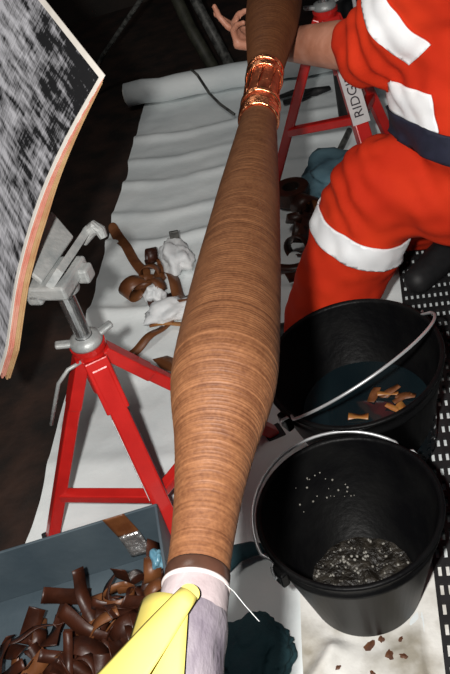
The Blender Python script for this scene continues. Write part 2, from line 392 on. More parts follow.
# rounded end of the upper fold
e0, e1 = V((-0.0985, 0.409, 0.8295)), V((-0.0865, 0.3945, 0.8275)); mid = (e0+e1)/2; ax_ = (e1-e0)/2; ou = V((0.006, 0.006, -0.0008))
mb = MB(); vs = [mid + V((0, 0, 0.0015))] + [mid + ax_*math.cos(a*PI/12) + ou*math.sin(a*PI/12) for a in range(13)]
mb.add(vs, [(0, i+1, i) for i in range(1, 13)])
atw(mb.build('rounded_end', 'yellow', None, solid=0.0012), yl)
for k in range(6):   # faint printed figures along the strip
    t = 0.12 + k*0.15
    p = V((-0.093, 0.4, 0.8318)).lerp(V((-0.19, 0.302, 0.8215)), t)
    MB().box(p + V((0, 0, 0.0016)), (0.0008, 0.006, 0.0003), Matrix.Rotation(-0.9, 3, 'Z'))
    dd = MB().box(p + V((0, 0, 0.0012)), (0.0008, 0.006, 0.0005), Matrix.Rotation(-0.75, 3, 'Z')).build('printed_mark', 'ink')
    atw(dd, yl)

# ------------------------------------------------------------------ red pipe stands
def make_stand(label, apex, feet, group=None, fr=(.7, .7, .7), head_dir=AX, head=0.20, legw=0.03, text=False, lever=True):
    ap = V(apex); base = V((ap.x, ap.y, 0)); t = thing('pipe_stand', label, 'pipe stand', base, group)
    def B_(mb, name, mt, par=None, **k):
        o = mb.build(name, mt, None, **k)
        if par: atw(o, par)
        else: atw(o, t)
        return o
    # collar tube with flange
    mb = MB(); mb.lathe([(.0235, 0), (.0235, -.11), (.029, -.11), (.029, -.006), (.036, -.004), (.036, .006), (.0235, .006), (.0235, 0)], 28, o=ap)
    B_(mb, 'collar', 'red', smooth=False)
    legs = []; bp = []
    for i, f in enumerate(feet):
        f = V(f); d = V((f.x-ap.x, f.y-ap.y, 0)).normalized(); top = ap + d*0.030 + V((0, 0, -0.035))
        foot = V((f.x, f.y, 0.012))
        wd = legw*1.25 if i == 1 else legw
        mb = MB().bar(top, foot, wd, wd*0.9, up=V((0, 0, 1)) if abs((foot-top).normalized().z) < 0.98 else d)
        lg = B_(mb, 'leg', 'red', bevel=0.004)
        B_(MB().box((f.x, f.y, 0.010), (0.045, 0.045, 0.012), Matrix.Rotation(math.atan2(d.y, d.x), 3, 'Z')), 'foot_pad', 'rubber', lg, bevel=0.003)
        # gusset at the top of the leg
        mb = MB().bar(ap + d*0.022 + V((0, 0, -0.02)), top.lerp(foot, 0.22), wd*1.3, wd*0.9)
        B_(mb, 'gusset', 'red', lg, bevel=0.003)
        legs.append((top, foot, d, wd)); bp.append(top.lerp(foot, fr[i]))
    n_ = len(feet)
    for i in range(n_-1):
        a, b = bp[i], bp[(i+1) % n_]
        B_(MB().bar(a, b, legw*0.85, legw*0.75), 'brace', 'red', bevel=0.003)
    # sliding steel post, clamp nut with wings
    B_(MB().tube([ap+V((0, 0, -0.10)), ap+V((0, 0, head-0.03))], 0.0165, 24), 'post', 'steel', smooth=False)
    nut = B_(MB().lathe([(.0175, .006), (.033, .006), (.034, .012), (.030, .022), (.020, .026), (.0175, .026)], 24, o=ap), 'clamp_nut', 'zinc', smooth=True)
    for an in (0.3, 0.3+PI*0.9):
        dv = V((math.cos(an), math.sin(an), 0)); wg = MB()
        wg.bar(ap+dv*0.026+V((0, 0, 0.014)), ap+dv*0.060+V((0, 0, 0.022)), 0.018, 0.011)
        B_(wg, 'nut_wing', 'zinc', nut, bevel=0.004)
    if lever:
        lv = MB().tube([ap+V((-0.022, -0.02, -0.02)), ap+V((-0.050, -0.028, -0.022)), ap+V((-0.078, -0.032, -0.045)), ap+V((-0.130, -0.035, -0.14))], 0.0042, 8)
        B_(lv, 'locking_lever', 'zinc', smooth=True)
    # V head: yoke with two long jaws
    hd = V(head_dir).normalized(); hn = hd.cross(V((0, 0, 1))); hc = ap + V((0, 0, head)) + hn*0.012
    hz = V((0, 0, 1)); R = Matrix((hn, hd, hz)).transposed()
    def W(n__, d__, z__): return hc + hn*n__ + hd*d__ + hz*z__
    yk = B_(MB().tube([hc+V((0, 0, -0.055)), hc+V((0, 0, -0.03)), hc+V((0, 0, -0.008))], [0.021, 0.026, 0.032], 20), 'yoke', 'zinc', smooth=False, bevel=0.003)
    mb = MB().box(W(-0.004, -0.012, -0.014), (0.082, 0.100, 0.028), R)
    mb.box(W(-0.034, -0.045, -0.026), (0.03, 0.034, 0.026), R); mb.box(W(0.04, 0.012, -0.022), (0.026, 0.03, 0.03), R)
    B_(mb, 'saddle', 'zinc', bevel=0.005)
    def jaw(n0, z0, n1, z1, d0, d1, d2, th):
        mb = MB(); pr_ = [(n0, d0, z0), (n0, d1, z0), (n1, d2, z1), (n1, d0+0.015, z1)]
        P = [W(*q) for q in pr_]; nrm = (P[1]-P[0]).cross(P[3]-P[0]).normalized()*th
        mb.add(P+[p+nrm for p in P], [(0, 1, 2, 3), (7, 6, 5, 4), (0, 4, 5, 1), (1, 5, 6, 2), (2, 6, 7, 3), (3, 7, 4, 0)])
        return mb
    B_(jaw(-0.014, -0.002, -0.060, 0.038, -0.050, 0.090, 0.120, 0.011), 'jaw', 'zinc', bevel=0.003)
    j2 = jaw(0.014, -0.004, 0.040, 0.022, -0.060, 0.085, 0.085, -0.014)
    j2.tube([W(0.016, 0.075, 0.002), W(0.030, 0.085, 0.016), W(0.046, 0.088, 0.026), W(0.056, 0.086, 0.020), W(0.060, 0.082, 0.006)], [0.010, 0.013, 0.013, 0.011, 0.008], 12)
    B_(j2, 'jaw', 'zinc', bevel=0.003)
    # maker's plate on the thick leg
    top, foot, d, wd = legs[1]; y = (foot-top).normalized(); x = y.cross(V((0, 0, 1))).normalized()
    z = x.cross(y)
    side = -x if text is False else None
    if not text:
        R2 = Matrix((x, y, z)).transposed()
        c = top.lerp(foot, 0.47)
        for sg in (-1, 1):
            pl = B_(MB().box(c + x*sg*(wd*0.5+0.0008), (0.0012, 0.20, wd*0.62), R2), 'label_plate', 'label' if sg > 0 else 'labelink')
            if sg > 0:
                for k in range(7):
                    B_(MB().box(c + x*sg*(wd*0.5+0.0016) + y*(k-3)*0.024, (0.0008, 0.012, wd*0.40), R2), 'plate_mark', 'labelink', pl)
    else:
        R2 = Matrix((x, y, z)).transposed(); c = top.lerp(foot, 0.33)
        pl = B_(MB().box(c + z*(wd*0.45+0.0012), (wd*1.25, 0.17, 0.002), R2), 'label_plate', 'label')
        cu = bpy.data.curves.new('txt', 'FONT'); cu.body = 'RIDGID'; cu.size = 0.040; cu.extrude = 0.0004; cu.align_x = 'CENTER'; cu.align_y = 'CENTER'
        to = bpy.data.objects.new('tmp', cu); C.objects.link(to)
        me = bpy.data.meshes.new_from_object(to.evaluated_get(bpy.context.evaluated_depsgraph_get())); bpy.data.objects.remove(to)
        Rt = Matrix((-y, x, z)).transposed().to_4x4(); Rt.translation = c + z*(wd*0.45+0.0028)
        me.transform(Rt); o = obj('lettering', me, 'labelink'); atw(o, pl)
    return t
make_stand('red tripod pipe stand with grey V head beside the printed board', (-0.262, 1.262, 0.47),
           [(-0.510, 1.215), (-0.222, 1.085), (0.045, 1.325)], 'red pipe stands', (.73, .70, .68), head_dir=(0.45, 0.89, 0), head=0.190)
make_stand('red tripod pipe stand with lettered white label behind the worker', (0.547, 2.289, 0.60),
           [(0.30, 2.40), (0.575, 1.98), (0.74, 2.34)], 'red pipe stands', (.60, .44, .50), head=0.17, legw=0.034, text=True, lever=False)

# ------------------------------------------------------------------ printed board / booklet at upper left
P0 = V((-0.054, 1.122, 1.016)); eu = V((-0.055, 0.199, 0.055)).normalized(); ev = V((-0.34, 0.064, -0.45)).normalized()
nn_ = eu.cross(ev).normalized()
if nn_.dot(V((0, 0, 1.41))-P0) < 0: nn_ = -nn_
bk = thing('printed_booklet', 'thick paper booklet with streaked black and white cover and white border', 'booklet', P0 + ev*0.55 - nn_*0.03)
def bsurf(u, v, off, curl=1.0):
    c = 0.045*math.sin(min(v/0.56, 1)*PI)*curl        # the right edge bows outward
    k = 0.05*max(0, v-0.43)**1.0*curl
    return P0 + eu*u + ev*v + nn_*off + eu*c*1.15 - nn_*k
LU, LV = 0.47, 0.63
def page(off0, off1, u0, v0, lu, lv, name, mt, par, uv=False, nu=14, nv=24, fade=False):
    mb = MB(); n1 = (nu+1)*(nv+1)
    for lay, off in ((0, off0), (1, off1)):
        for j in range(nv+1):
            for i in range(nu+1):
                u, v = u0+lu*i/nu, v0+lv*j/nv
                s_ = min(1, 0.10 + (v/0.32)) if fade else 1
                mb.v.append(bsurf(u, v, off*s_))
    for j in range(nv):
        for i in range(nu):
            k = j*(nu+1)+i
            mb.f.append((k, k+1, k+nu+2, k+nu+1)); mb.f.append((n1+k, n1+k+nu+1, n1+k+nu+2, n1+k+1))
    def edge(a, b): mb.f.append((a, b, b+n1, a+n1))
    for i in range(nu): edge(i, i+1); edge(nv*(nu+1)+i, nv*(nu+1)+i+1)
    for j in range(nv): edge(j*(nu+1), (j+1)*(nu+1)); edge(j*(nu+1)+nu, (j+1)*(nu+1)+nu)
    o = mb.build(name, mt, None)
    if uv:
        me = o.data; l = me.uv_layers.new(name='UVMap')
        for lp in me.loops:
            i = lp.vertex_index % n1; l.data[lp.index].uv = (u0+lu*(i % (nu+1))/nu, v0+lv*(i//(nu+1))/nv)
    return atw(o, par)
cv = page(0.0, -0.0012, 0, 0, LU, LV, 'cover', 'palepage', bk)
page(0.0006, 0.0002, 0.009, 0.010, LU-0.02, LV-0.02, 'printed_picture', 'print', cv, uv=True)
tints = ['pinkpage', 'pinkpage', 'pinkpage', 'tanpage', 'tanpage', 'tanpage']
for k, tn in enumerate(tints):
    page(-0.0015-k*0.0036, -0.0047-k*0.0036, -0.001*(k % 2), 0.004+0.002*k, LU, LV-0.01+0.006*((k*5) % 3), 'page', tn, bk, fade=True)

# dark timber crate the booklet leans on
cr = thing('timber_crate', 'dark stained timber crate standing beside the white sheet', 'crate', (-0.95, 1.35, 0))
for k in range(4):
    atw(MB().box((-0.70, 1.35, 0.085+k*0.155), (0.025, 1.1, 0.145)).build('plank', 'timber', bevel=0.004), cr)
for yy in (0.82, 1.88):
    atw(MB().box((-0.735, yy, 0.31), (0.05, 0.05, 0.62)).build('corner_post', 'timber', bevel=0.004), cr)
    atw(MB().box((-1.2, yy, 0.31), (0.05, 0.05, 0.62)).build('corner_post', 'timber', bevel=0.004), cr)
for k in range(4):
    atw(MB().box((-0.775-0.135*k, 1.35, 0.632), (0.128, 1.1, 0.02)).build('plank', 'timber', bevel=0.004), cr)

# ------------------------------------------------------------------ black buckets
def make_bucket(label, loc, Rr, Hh, ear, bail_tilt, tilt=(0, 0)):
    t = thing('bucket', label, 'bucket', loc, 'black plastic buckets', (tilt[0], tilt[1], 0))
    b = Rr*0.68; th = 0.004
    prof = [(0.0001, 0), (b-0.006, 0), (b, 0.006), (Rr*0.965, Hh-0.045), (Rr*0.985, Hh-0.042), (Rr*0.985, Hh-0.034), (Rr*0.972, Hh-0.032), (Rr*0.99, Hh-0.008),
            (Rr+0.004, Hh-0.008), (Rr+0.006, Hh-0.003), (Rr+0.003, Hh), (Rr-0.003, Hh), (Rr-0.006, Hh-0.005), (b-th, 0.008), (0.0001, 0.007)]
    MB().lathe(prof, 72).build('shell', 'black', t, smooth=True)
    e = V((math.cos(ear), math.sin(ear), 0)); f = V((-math.sin(ear), math.cos(ear), 0))
    for s in (-1, 1):
        ea = MB().box(e*s*(Rr+0.006)+V((0, 0, Hh-0.028)), (0.016, 0.032, 0.034), Matrix.Rotation(ear, 3, 'Z')).build('ear', 'black', t, bevel=0.004)
    rb_ = Rr+0.014; pts = []
    ct, st_ = math.cos(bail_tilt), math.sin(bail_tilt); zc = Hh-0.022
    # hooked ends, then half circle
    def bp(a, k=1.0): return e*math.cos(a)*rb_*k + (f*ct + V((0, 0, st_)))*math.sin(a)*rb_*k*0.97 + V((0, 0, zc))
    pts.append(e*(Rr-0.004)+V((0, 0, zc))); pts.append(e*(rb_+0.004)+V((0, 0, zc-0.003)))
    pts.append(bp(0.05)+V((0, 0, 0.006))); pts.append(bp(0.14, 0.93)+V((0, 0, 0.004)))
    for i in range(3, 32): pts.append(bp(PI*i/34))
    pts.append(bp(PI-0.14, 0.93)+V((0, 0, 0.004))); pts.append(bp(PI-0.05)+V((0, 0, 0.006)))
    pts.append(-e*(rb_+0.004)+V((0, 0, zc-0.003))); pts.append(-e*(Rr-0.004)+V((0, 0, zc)))
    MB().tube(pts, 0.0031, 8).build('bail_handle', 'wire', t, smooth=True)
    return t
NB = V((0.118, 0.862, 0.018)); FB = V((0.252, 1.190, 0.016))
make_bucket('black plastic bucket with grey grit caked on its bottom', NB, 0.158, 0.254, math.radians(27), math.radians(13))
make_bucket('black plastic bucket holding dark water and amber scraps', FB, 0.178, 0.285, math.radians(24), math.radians(180-38), (math.radians(1), math.radians(-4)))
# grit in the near bucket
mb = MB(); n = 40; mb.v.append(V((0, 0, 0.02)))
for k in range(1, 9):
    for j in range(n):
        a = 2*PI*j/n; r_ = 0.100*k/8
        mb.v.append(V((r_*math.cos(a), r_*math.sin(a), 0.018 + 0.012*noise.noise(V((r_*math.cos(a)*40, r_*math.sin(a)*40, 0))))))
for j in range(n): mb.f.append((0, 1+j, 1+(j+1) % n))
for k in range(7):
    for j in range(n): mb.f.append((1+k*n+j, 1+k*n+(j+1) % n, 1+(k+1)*n+(j+1) % n, 1+(k+1)*n+j))
gr = mb.build('grit', 'mud', None, True); gr.location = NB
tag(gr, 'damp dark grit caked across the bottom of the bucket', 'grit', kind='stuff')
mb = MB(); rg = random.Random(3)
for k in range(150):
    a = rg.uniform(0, 2*PI); r_ = 0.093*math.sqrt(rg.random()); s = rg.uniform(0.0012, 0.0036)
    mb.ico((r_*math.cos(a), r_*math.sin(a), 0.024+rg.uniform(-.002, .006)), s, 1, (1, 1.2, 0.7), 0.5)
for k in range(24):
    a = rg.uniform(1.3, 2.2); z = rg.uniform(0.12, 0.2); rr = 0.158*(0.68+0.285*z/0.21)-0.010
    mb.ico((rr*math.cos(a), rr*math.sin(a), z), rg.uniform(0.0012, 0.0028), 1, (1, 1, 1), 0.4)
pb = mb.build('pale_specks', 'pebble_glint', None, True); pb.location = NB
tag(pb, 'pale specks of grit and painted glints scattered over the bucket bottom', 'grit', kind='stuff')
# water and scraps in the far bucket
mb = MB(); n = 48; rw = 0.178*(0.68+0.285*0.135/0.24)-0.0085
mb.v = [V((rw*math.cos(2*PI*j/n), rw*math.sin(2*PI*j/n), 0)) for j in range(n)]
mb.v += [V((rw*0.96*math.cos(2*PI*j/n), rw*0.96*math.sin(2*PI*j/n), -0.1)) for j in range(n)]
mb.f = [tuple(range(n)), tuple(range(n, 2*n))[::-1]] + [(j, (j+1) % n, n+(j+1) % n, n+j) for j in range(n)]
wa = mb.build('water', 'water'); wa.location = FB + V((0.0, 0, 0.135)); wa.rotation_euler = (0, 0, 0)
tag(wa, 'still dark water standing in the far black bucket', 'water')

# ------------------------------------------------------------------ perforated rubber mat
mo = V((0.190, 0.640, 0.013)) + AX*(-0.45); NX, NY = 30, 46; px, py, hx, hy = 0.0150, 0.0400, 0.0072, 0.0250
mb = MB(); xs = [0]; ys = [0]
for i in range(NX): xs += [i*px+(px-hx), i*px+px]
xs.append(NX*px+(px-hx))
for j in range(NY): ys += [j*py+(py-hy), j*py+py]
ys.append(NY*py+(py-hy))
idx = {}
def mv(i, j, l):
    if (i, j, l) not in idx:
        idx[(i, j, l)] = len(mb.v); p = mo + AXR*xs[i] + AX*ys[j]; mb.v.append(V((p.x, p.y, mo.z + (0.009 if l else 0))))
    return idx[(i, j, l)]
def solid_(i, j): return 0 <= i < len(xs)-1 and 0 <= j < len(ys)-1 and not (i % 2 == 1 and j % 2 == 1)
for j in range(len(ys)-1):
    for i in range(len(xs)-1):
        if not solid_(i, j): continue
        mb.f.append((mv(i, j, 1), mv(i+1, j, 1), mv(i+1, j+1, 1), mv(i, j+1, 1)))
        mb.f.append((mv(i, j, 0), mv(i, j+1, 0), mv(i+1, j+1, 0), mv(i+1, j, 0)))
        for (di, dj), (a, b) in {(-1, 0): ((i, j), (i, j+1)), (1, 0): ((i+1, j+1), (i+1, j)), (0, -1): ((i+1, j), (i, j)), (0, 1): ((i, j+1), (i+1, j+1))}.items():
            if not solid_(i+di, j+dj): mb.f.append((mv(*a, 1), mv(*b, 1), mv(*b, 0), mv(*a, 0)))
tag(mb.build('rubber_mat', 'rubber'), 'black perforated rubber mat with rows of oblong slots', 'mat')

# ------------------------------------------------------------------ grey-blue box with tape scraps
bx = thing('open_box', 'open grey blue box full of brown tape scraps', 'box', (-0.43, 0.90, 0.012))
X0, X1, Y0, Y1, HB, TH = -0.70, -0.232, 0.72, 1.085, 0.155, 0.006
for nm, c, s in (('side_panel', ((X0+X1)/2, Y1-0.003, HB/2+0.014), (X1-X0, TH, HB)), ('side_panel', ((X0+X1)/2, Y0+0.003, HB/2+0.014), (X1-X0, TH, HB)),
                 ('side_panel', (X0+0.003, (Y0+Y1)/2, HB/2+0.014), (TH, Y1-Y0-2*TH, HB)), ('side_panel', (X1-0.003, (Y0+Y1)/2, HB/2+0.014), (TH, Y1-Y0-2*TH, HB)),
                 ('bottom_panel', ((X0+X1)/2, (Y0+Y1)/2, 0.016), (X1-X0-2*TH, Y1-Y0-2*TH, TH))):
    atw(MB().box(c, s).build(nm, 'boxblue', bevel=0.0015), bx)
# brown tape stuck over the back wall, its lower end silvery
tp = atw(patch((-0.345, 1.0775, 0.176), (-0.300, 1.0775, 0.176), (-0.285, 1.072, 0.115), (-0.330, 1.072, 0.115), 6, 8).build('tape_strip', 'scrap', None, True, solid=0.001), bx)
atw(patch((-0.330, 1.071, 0.118), (-0.285, 1.071, 0.118), (-0.272, 1.045, 0.072), (-0.318, 1.050, 0.070), 6, 8, wav=0.002).build('foil_strip', 'foil', None, True, solid=0.001), bx)

def ribbon(kind, seed):
    rn = random.Random(seed); w_ = rn.uniform(0.016, 0.030); mb = MB(); n = 26
    L_ = {'curl': rn.uniform(0.12, 0.2), 'ring': 0.2, 'flat': rn.uniform(0.07, 0.13), 'wave': rn.uniform(0.14, 0.22)}[kind]
    p = V((0, 0, 0)); ang = 0; c = []
    for i in range(n):
        c.append((p.copy(), ang)); ds = L_/n
        if kind == 'curl': k = 28+30*i/n
        elif kind == 'ring': k = 2*PI/0.17
        elif kind == 'flat': k = 9*math.sin(i*0.35+seed)
        else: k = 24*math.sin(i*0.45+seed)
        ang += k*ds; p += V((math.cos(ang), 0, math.sin(ang)))*ds
    cc = sum((q[0] for q in c), V((0, 0, 0)))/n
    for i, (q, a) in enumerate(c):
        tw = 0.25*math.sin(i*0.2+seed)
        for s in (-1, 1):
            mb.v.append(q - cc + V((-math.sin(a)*tw*w_*0.5*s, s*w_/2 + 0.15*i/n*w_, math.cos(a)*tw*w_*0.5*s)))
    for i in range(n-1): mb.f.append((2*i, 2*i+1, 2*i+3, 2*i+2))
    return mb.mesh('tape_scrap_mesh')
RB = [ribbon(k, s) for s, k in enumerate(['curl', 'wave', 'flat', 'curl', 'ring', 'wave', 'flat', 'curl', 'flat', 'wave'])]
def scrap(i, loc, rot, label, group, mt='scrap', sc=1.0):
    me = RB[i % len(RB)]; key = me.name+mt
    if key not in bpy.data.meshes: q = me.copy(); q.name = key; q.materials.append(M[mt]); [setattr(p, 'use_smooth', True) for p in q.polygons]
    o = bpy.data.objects.new('tape_scrap', bpy.data.meshes[key]); C.objects.link(o); o.location = loc; o.rotation_euler = rot; o.scale = (sc,)*3
    d = o.modifiers.new('solid', 'SOLIDIFY'); d.thickness = 0.0012
    look = ('curled', 'wavy', 'flat', 'tightly curled', 'ring shaped', 'twisted', 'short flat', 'rolled', 'broad flat', 'bent')[i % 10]
    tone = {'scrap': 'brown', 'scrapdark': 'dark brown', 'amber': 'amber'}[mt]
    return tag(o, '%s %s tape scrap %s' % (look, tone, label), 'tape scrap', group)
rg = random.Random(11); LB = 'heaped inside the grey blue box'
for k in range(74):
    u = rg.random()**0.8; v = rg.random()
    x = X0+0.06 + (X1-X0-0.11)*u; y = Y0+0.04 + 0.20*v
    zt = 0.035 + 0.085*rg.random()*(1.0-0.55*v)
    scrap(rg.choice([0, 1, 2, 2, 5, 6, 6, 8, 8, 9, 7]), (x, y, zt), (rg.uniform(-1.1, 1.1), rg.uniform(-1, 1), rg.uniform(0, 6.28)), LB, 'tape scraps in the box',
          'scrapdark' if rg.random() < 0.72 else 'scrap', rg.uniform(0.9, 1.45))
for i, x, y, z, rx, ry, rz, mt in ((4, -0.350, 0.965, 0.075, 1.2, 0.2, 0.3, 'scrap'), (5, -0.305, 0.985, 0.08, 0.3, 1.1, 1.2, 'scrapdark'), (0, -0.275, 0.985, 0.085, 0.6, 0.9, 2.0, 'scrap'),
                                   (3, -0.272, 0.93, 0.09, 0.2, 0.7, 0.6, 'scrap'), (6, -0.465, 1.01, 0.06, 1.1, 0.9, 0.4, 'scrapdark'), (8, -0.475, 0.985, 0.05, 0.9, 0.3, 1.3, 'scrapdark')):
    scrap(i, (x, y, z), (rx, ry, rz), LB, 'tape scraps in the box', mt, 1.2)

# ------------------------------------------------------------------ scraps, tissue and tools on the sheet
LF = 'dropped on white sheet beside crumpled tissue'
for i, x, y, z, rx, ry, rz, s, mt in ((0, -0.215, 2.02, 0.045, 0.3, 0.2, 0.5, 1.8, 'scrap'), (4, -0.19, 2.05, 0.05, 1.4, 0.3, 0.9, 1.3, 'scrap'), (7, -0.15, 2.00, 0.04, 0.2, 0.8, 2.2, 1.7, 'scrap'),
                                      (2, -0.135, 1.95, 0.03, 0.3, 0.2, 0.2, 1.6, 'scrapdark'), (5, -0.10, 2.02, 0.04, 0.4, 0.1, 1.7, 1.5, 'scrap'), (3, -0.165, 2.10, 0.035, 0.1, 0.3, 2.9, 1.4, 'scrap'),
                                      (6, -0.12, 2.12, 0.03, 0.2, 0.2, 1.2, 1.5, 'scrap'), (8, -0.09, 1.93, 0.03, 0.3, 0.4, 0.4, 1.4, 'scrapdark'), (0, -0.15, 2.185, 0.04, 0.4, 0.5, 1.9, 1.2, 'scrapdark'),
                                      (1, -0.175, 1.82, 0.03, 0.1, 0.2, 0.6, 1.4, 'scrap'), (2, -0.16, 1.66, 0.03, 0.2, 0.1, 2.0, 1.5, 'scrap')):
    scrap(i, (x, y, z), (rx, ry, rz), LF, 'tape scraps by the tissue', mt, s)
# long strip trailing over the sheet edge
mb = MB(); pts = [V((-0.265, 2.47, 0.05)), V((-0.256, 2.42, 0.03)), V((-0.244, 2.37, 0.028)), V((-0.225, 2.32, 0.035)), V((-0.215, 2.24, 0.028)), V((-0.195, 2.16, 0.03)), V((-0.17, 2.10, 0.03))]
for i, p in enumerate(pts):
    for s in (-1, 1): mb.v.append(p + V((s*0.018, s*0.006, 0.012*math.sin(i*1.3)*s)))
for i in range(6): mb.f.append((2*i, 2*i+1, 2*i+3, 2*i+2))
o = mb.build('tape_strip', 'scrap', None, True, solid=0.0012); sd = o.modifiers.new('sub', 'SUBSURF'); sd.levels = 2; sd.render_levels = 2
tag(o, 'long narrow brown tape strip trailing across the white sheet', 'tape strip')
# amber flat strip
mb = MB()
for i in range(8):
    for s in (-1, 1): mb.v.append(V((-0.20+0.03*i, 1.86-0.012*i+0.01*s, 0.028+0.006*math.sin(i*1.2))))
for i in range(7): mb.f.append((2*i, 2*i+1, 2*i+3, 2*i+2))
tag(mb.build('tape_strip', 'amber', None, True, solid=0.0012), 'flat amber tape strip lying on the white sheet under the joint', 'tape strip')
def crumple(name, loc, r_, sc, mt, label, cat, seed, sub=4, amp=0.5):
    b = bmesh.new(); bmesh.ops.create_icosphere(b, subdivisions=sub, radius=1)
    for q in b.verts:
        p = q.co.copy(); k = 1 + amp*noise.noise(p*1.6+V((seed, 0, 0))) + amp*0.5*abs(noise.noise(p*4+V((0, seed, 0)))) + 0.05*noise.noise(p*7)
        q.co = V((p.x*sc[0], p.y*sc[1], max(p.z, -0.55)*sc[2]))*k*r_
    me = bpy.data.meshes.new(name); b.to_mesh(me); b.free()
    zmin = min(v.co.z for v in me.vertices)
    for v in me.vertices: v.co.z -= zmin
    o = obj(name, me, mt, None, True); o.location = loc
    return tag(o, label, cat)
crumple('tissue', (-0.075, 2.13, 0.016), 0.06, (0.8, 1.2, 0.7), 'whitepaper', 'crumpled white tissue lying beside the grey brush', 'tissue', 1.5)
crumple('tissue', (-0.135, 1.885, 0.014), 0.055, (1.2, 0.8, 0.5), 'whitepaper', 'flattened white tissue ball lying nearest the red stand', 'tissue', 4.2)
crumple('tissue', (-0.165, 1.975, 0.016), 0.035, (0.8, 1.0, 0.9), 'whitepaper', 'small white tissue wad among brown tape scraps', 'tissue', 7.7)
br = thing('paint_brush', 'small grey flat brush standing in the crumpled tissue', 'brush', (-0.07, 2.19, 0.016))
atw(MB().bar((-0.068, 2.195, 0.02), (-0.058, 2.205, 0.10), 0.030, 0.012, up=V((0, 1, 0))).build('handle', 'darkmetal', bevel=0.003), br)
atw(MB().bar((-0.070, 2.193, 0.016), (-0.066, 2.197, 0.035), 0.032, 0.014, up=V((0, 1, 0))).build('bristles', 'amber', bevel=0.002), br)

M['bluefilm'] = mat('blue_film', (0.10, 0.26, 0.36), (0.2, 0.4, 0.5), 40, 0.3)
crumple('film_scrap', (-0.258, 0.995, 0.10), 0.020, (0.7, 1.0, 0.9), 'bluefilm', 'small crumpled blue film scrap in the grey blue box', 'film scrap', 9.1)
# dark tape roll and scraps to the right of the joint
tr = thing('tape_roll', 'dark brown roll of tape lying among scraps right of joint', 'tape roll', (0.352, 2.31, 0.02))
MB().lathe([(.032, 0), (.058, 0), (.060, .004), (.060, .046), (.058, .05), (.032, .05), (.032, 0)], 36).build('wound_tape', 'scrapdark', tr)
MB().lathe([(.028, .001), (.0318, .001), (.0318, .049), (.028, .049), (.028, .001)], 36).build('core', 'timber', tr)
LR = 'lying beside the dark tape roll'
for i, x, y, z, rx, ry, rz, s, mt in ((0, 0.37, 2.20, 0.04, 0.3, 0.2, 0.5, 1.7, 'scrapdark'), (4, 0.33, 2.14, 0.05, 1.2, 0.3, 0.2, 1.4, 'scrapdark'), (7, 0.31, 2.06, 0.04, 0.4, 0.3, 1.5, 1.7, 'scrapdark'),
                                      (3, 0.29, 2.00, 0.04, 0.2, 0.2, 2.5, 1.6, 'scrapdark'), (5, 0.405, 2.22, 0.04, 0.4, 0.1, 1.7, 1.5, 'scrap'), (1, 0.28, 1.93, 0.03, 0.1, 0.3, 2.9, 1.5, 'scrapdark'),
                                      (6, 0.345, 2.07, 0.06, 0.6, 0.2, 1.2, 1.6, 'scrapdark'), (8, 0.27, 1.87, 0.03, 0.3, 0.4, 0.4, 1.6, 'scrapdark'), (9, 0.32, 1.98, 0.05, 0.4, 0.5, 1.9, 1.6, 'scrapdark'),
                                      (2, 0.40, 2.27, 0.03, 0.2, 0.3, 0.9, 1.4, 'amber')):
    scrap(i, (x, y, z), (rx, ry, rz), LR, 'tape scraps by the roll', mt, s)
crumple('cloth', (0.54, 2.33, 0.012), 0.13, (1.0, 1.0, 0.35), 'tealpale', 'pale teal cloth bunched under the lettered red stand', 'cloth', 2.2)
tag(MB().tube([(0.56, 2.49, 0.026), (0.655, 2.64, 0.03)], 0.011, 10).build('rod', 'darkmetal'), 'short dark rod lying beside the pale teal cloth', 'rod')
pl = thing('pliers', 'dark pliers lying on the white sheet beyond the red stand', 'pliers', (0.6, 3.05, 0.02))
for s in (-1, 1):
    atw(MB().tube([(0.50, 3.06+0.03*s, 0.03), (0.56, 3.06+0.035*s, 0.03), (0.61, 3.05+0.012*s, 0.03), (0.64, 3.04, 0.03), (0.70, 3.035-0.008*s, 0.03)], [0.009, 0.012, 0.012, 0.018, 0.006], 10).build('handle', 'rubber', None, True), pl)

# scraps floating in the far bucket
rg = random.Random(21)
for k in range(11):
    a = rg.uniform(0, 6.28); r_ = 0.085*math.sqrt(rg.random())
    scrap(rg.choice([2, 6, 8]), (FB.x+0.012+r_*math.cos(a), FB.y-0.03+r_*math.sin(a)*0.7, FB.z+0.138), (rg.uniform(-.15, .15), rg.uniform(-.15, .15), rg.uniform(0, 6)),
          'floating in the bucket water', 'scraps in the water', 'amber' if rg.random() < 0.6 else 'scrap', 0.6)

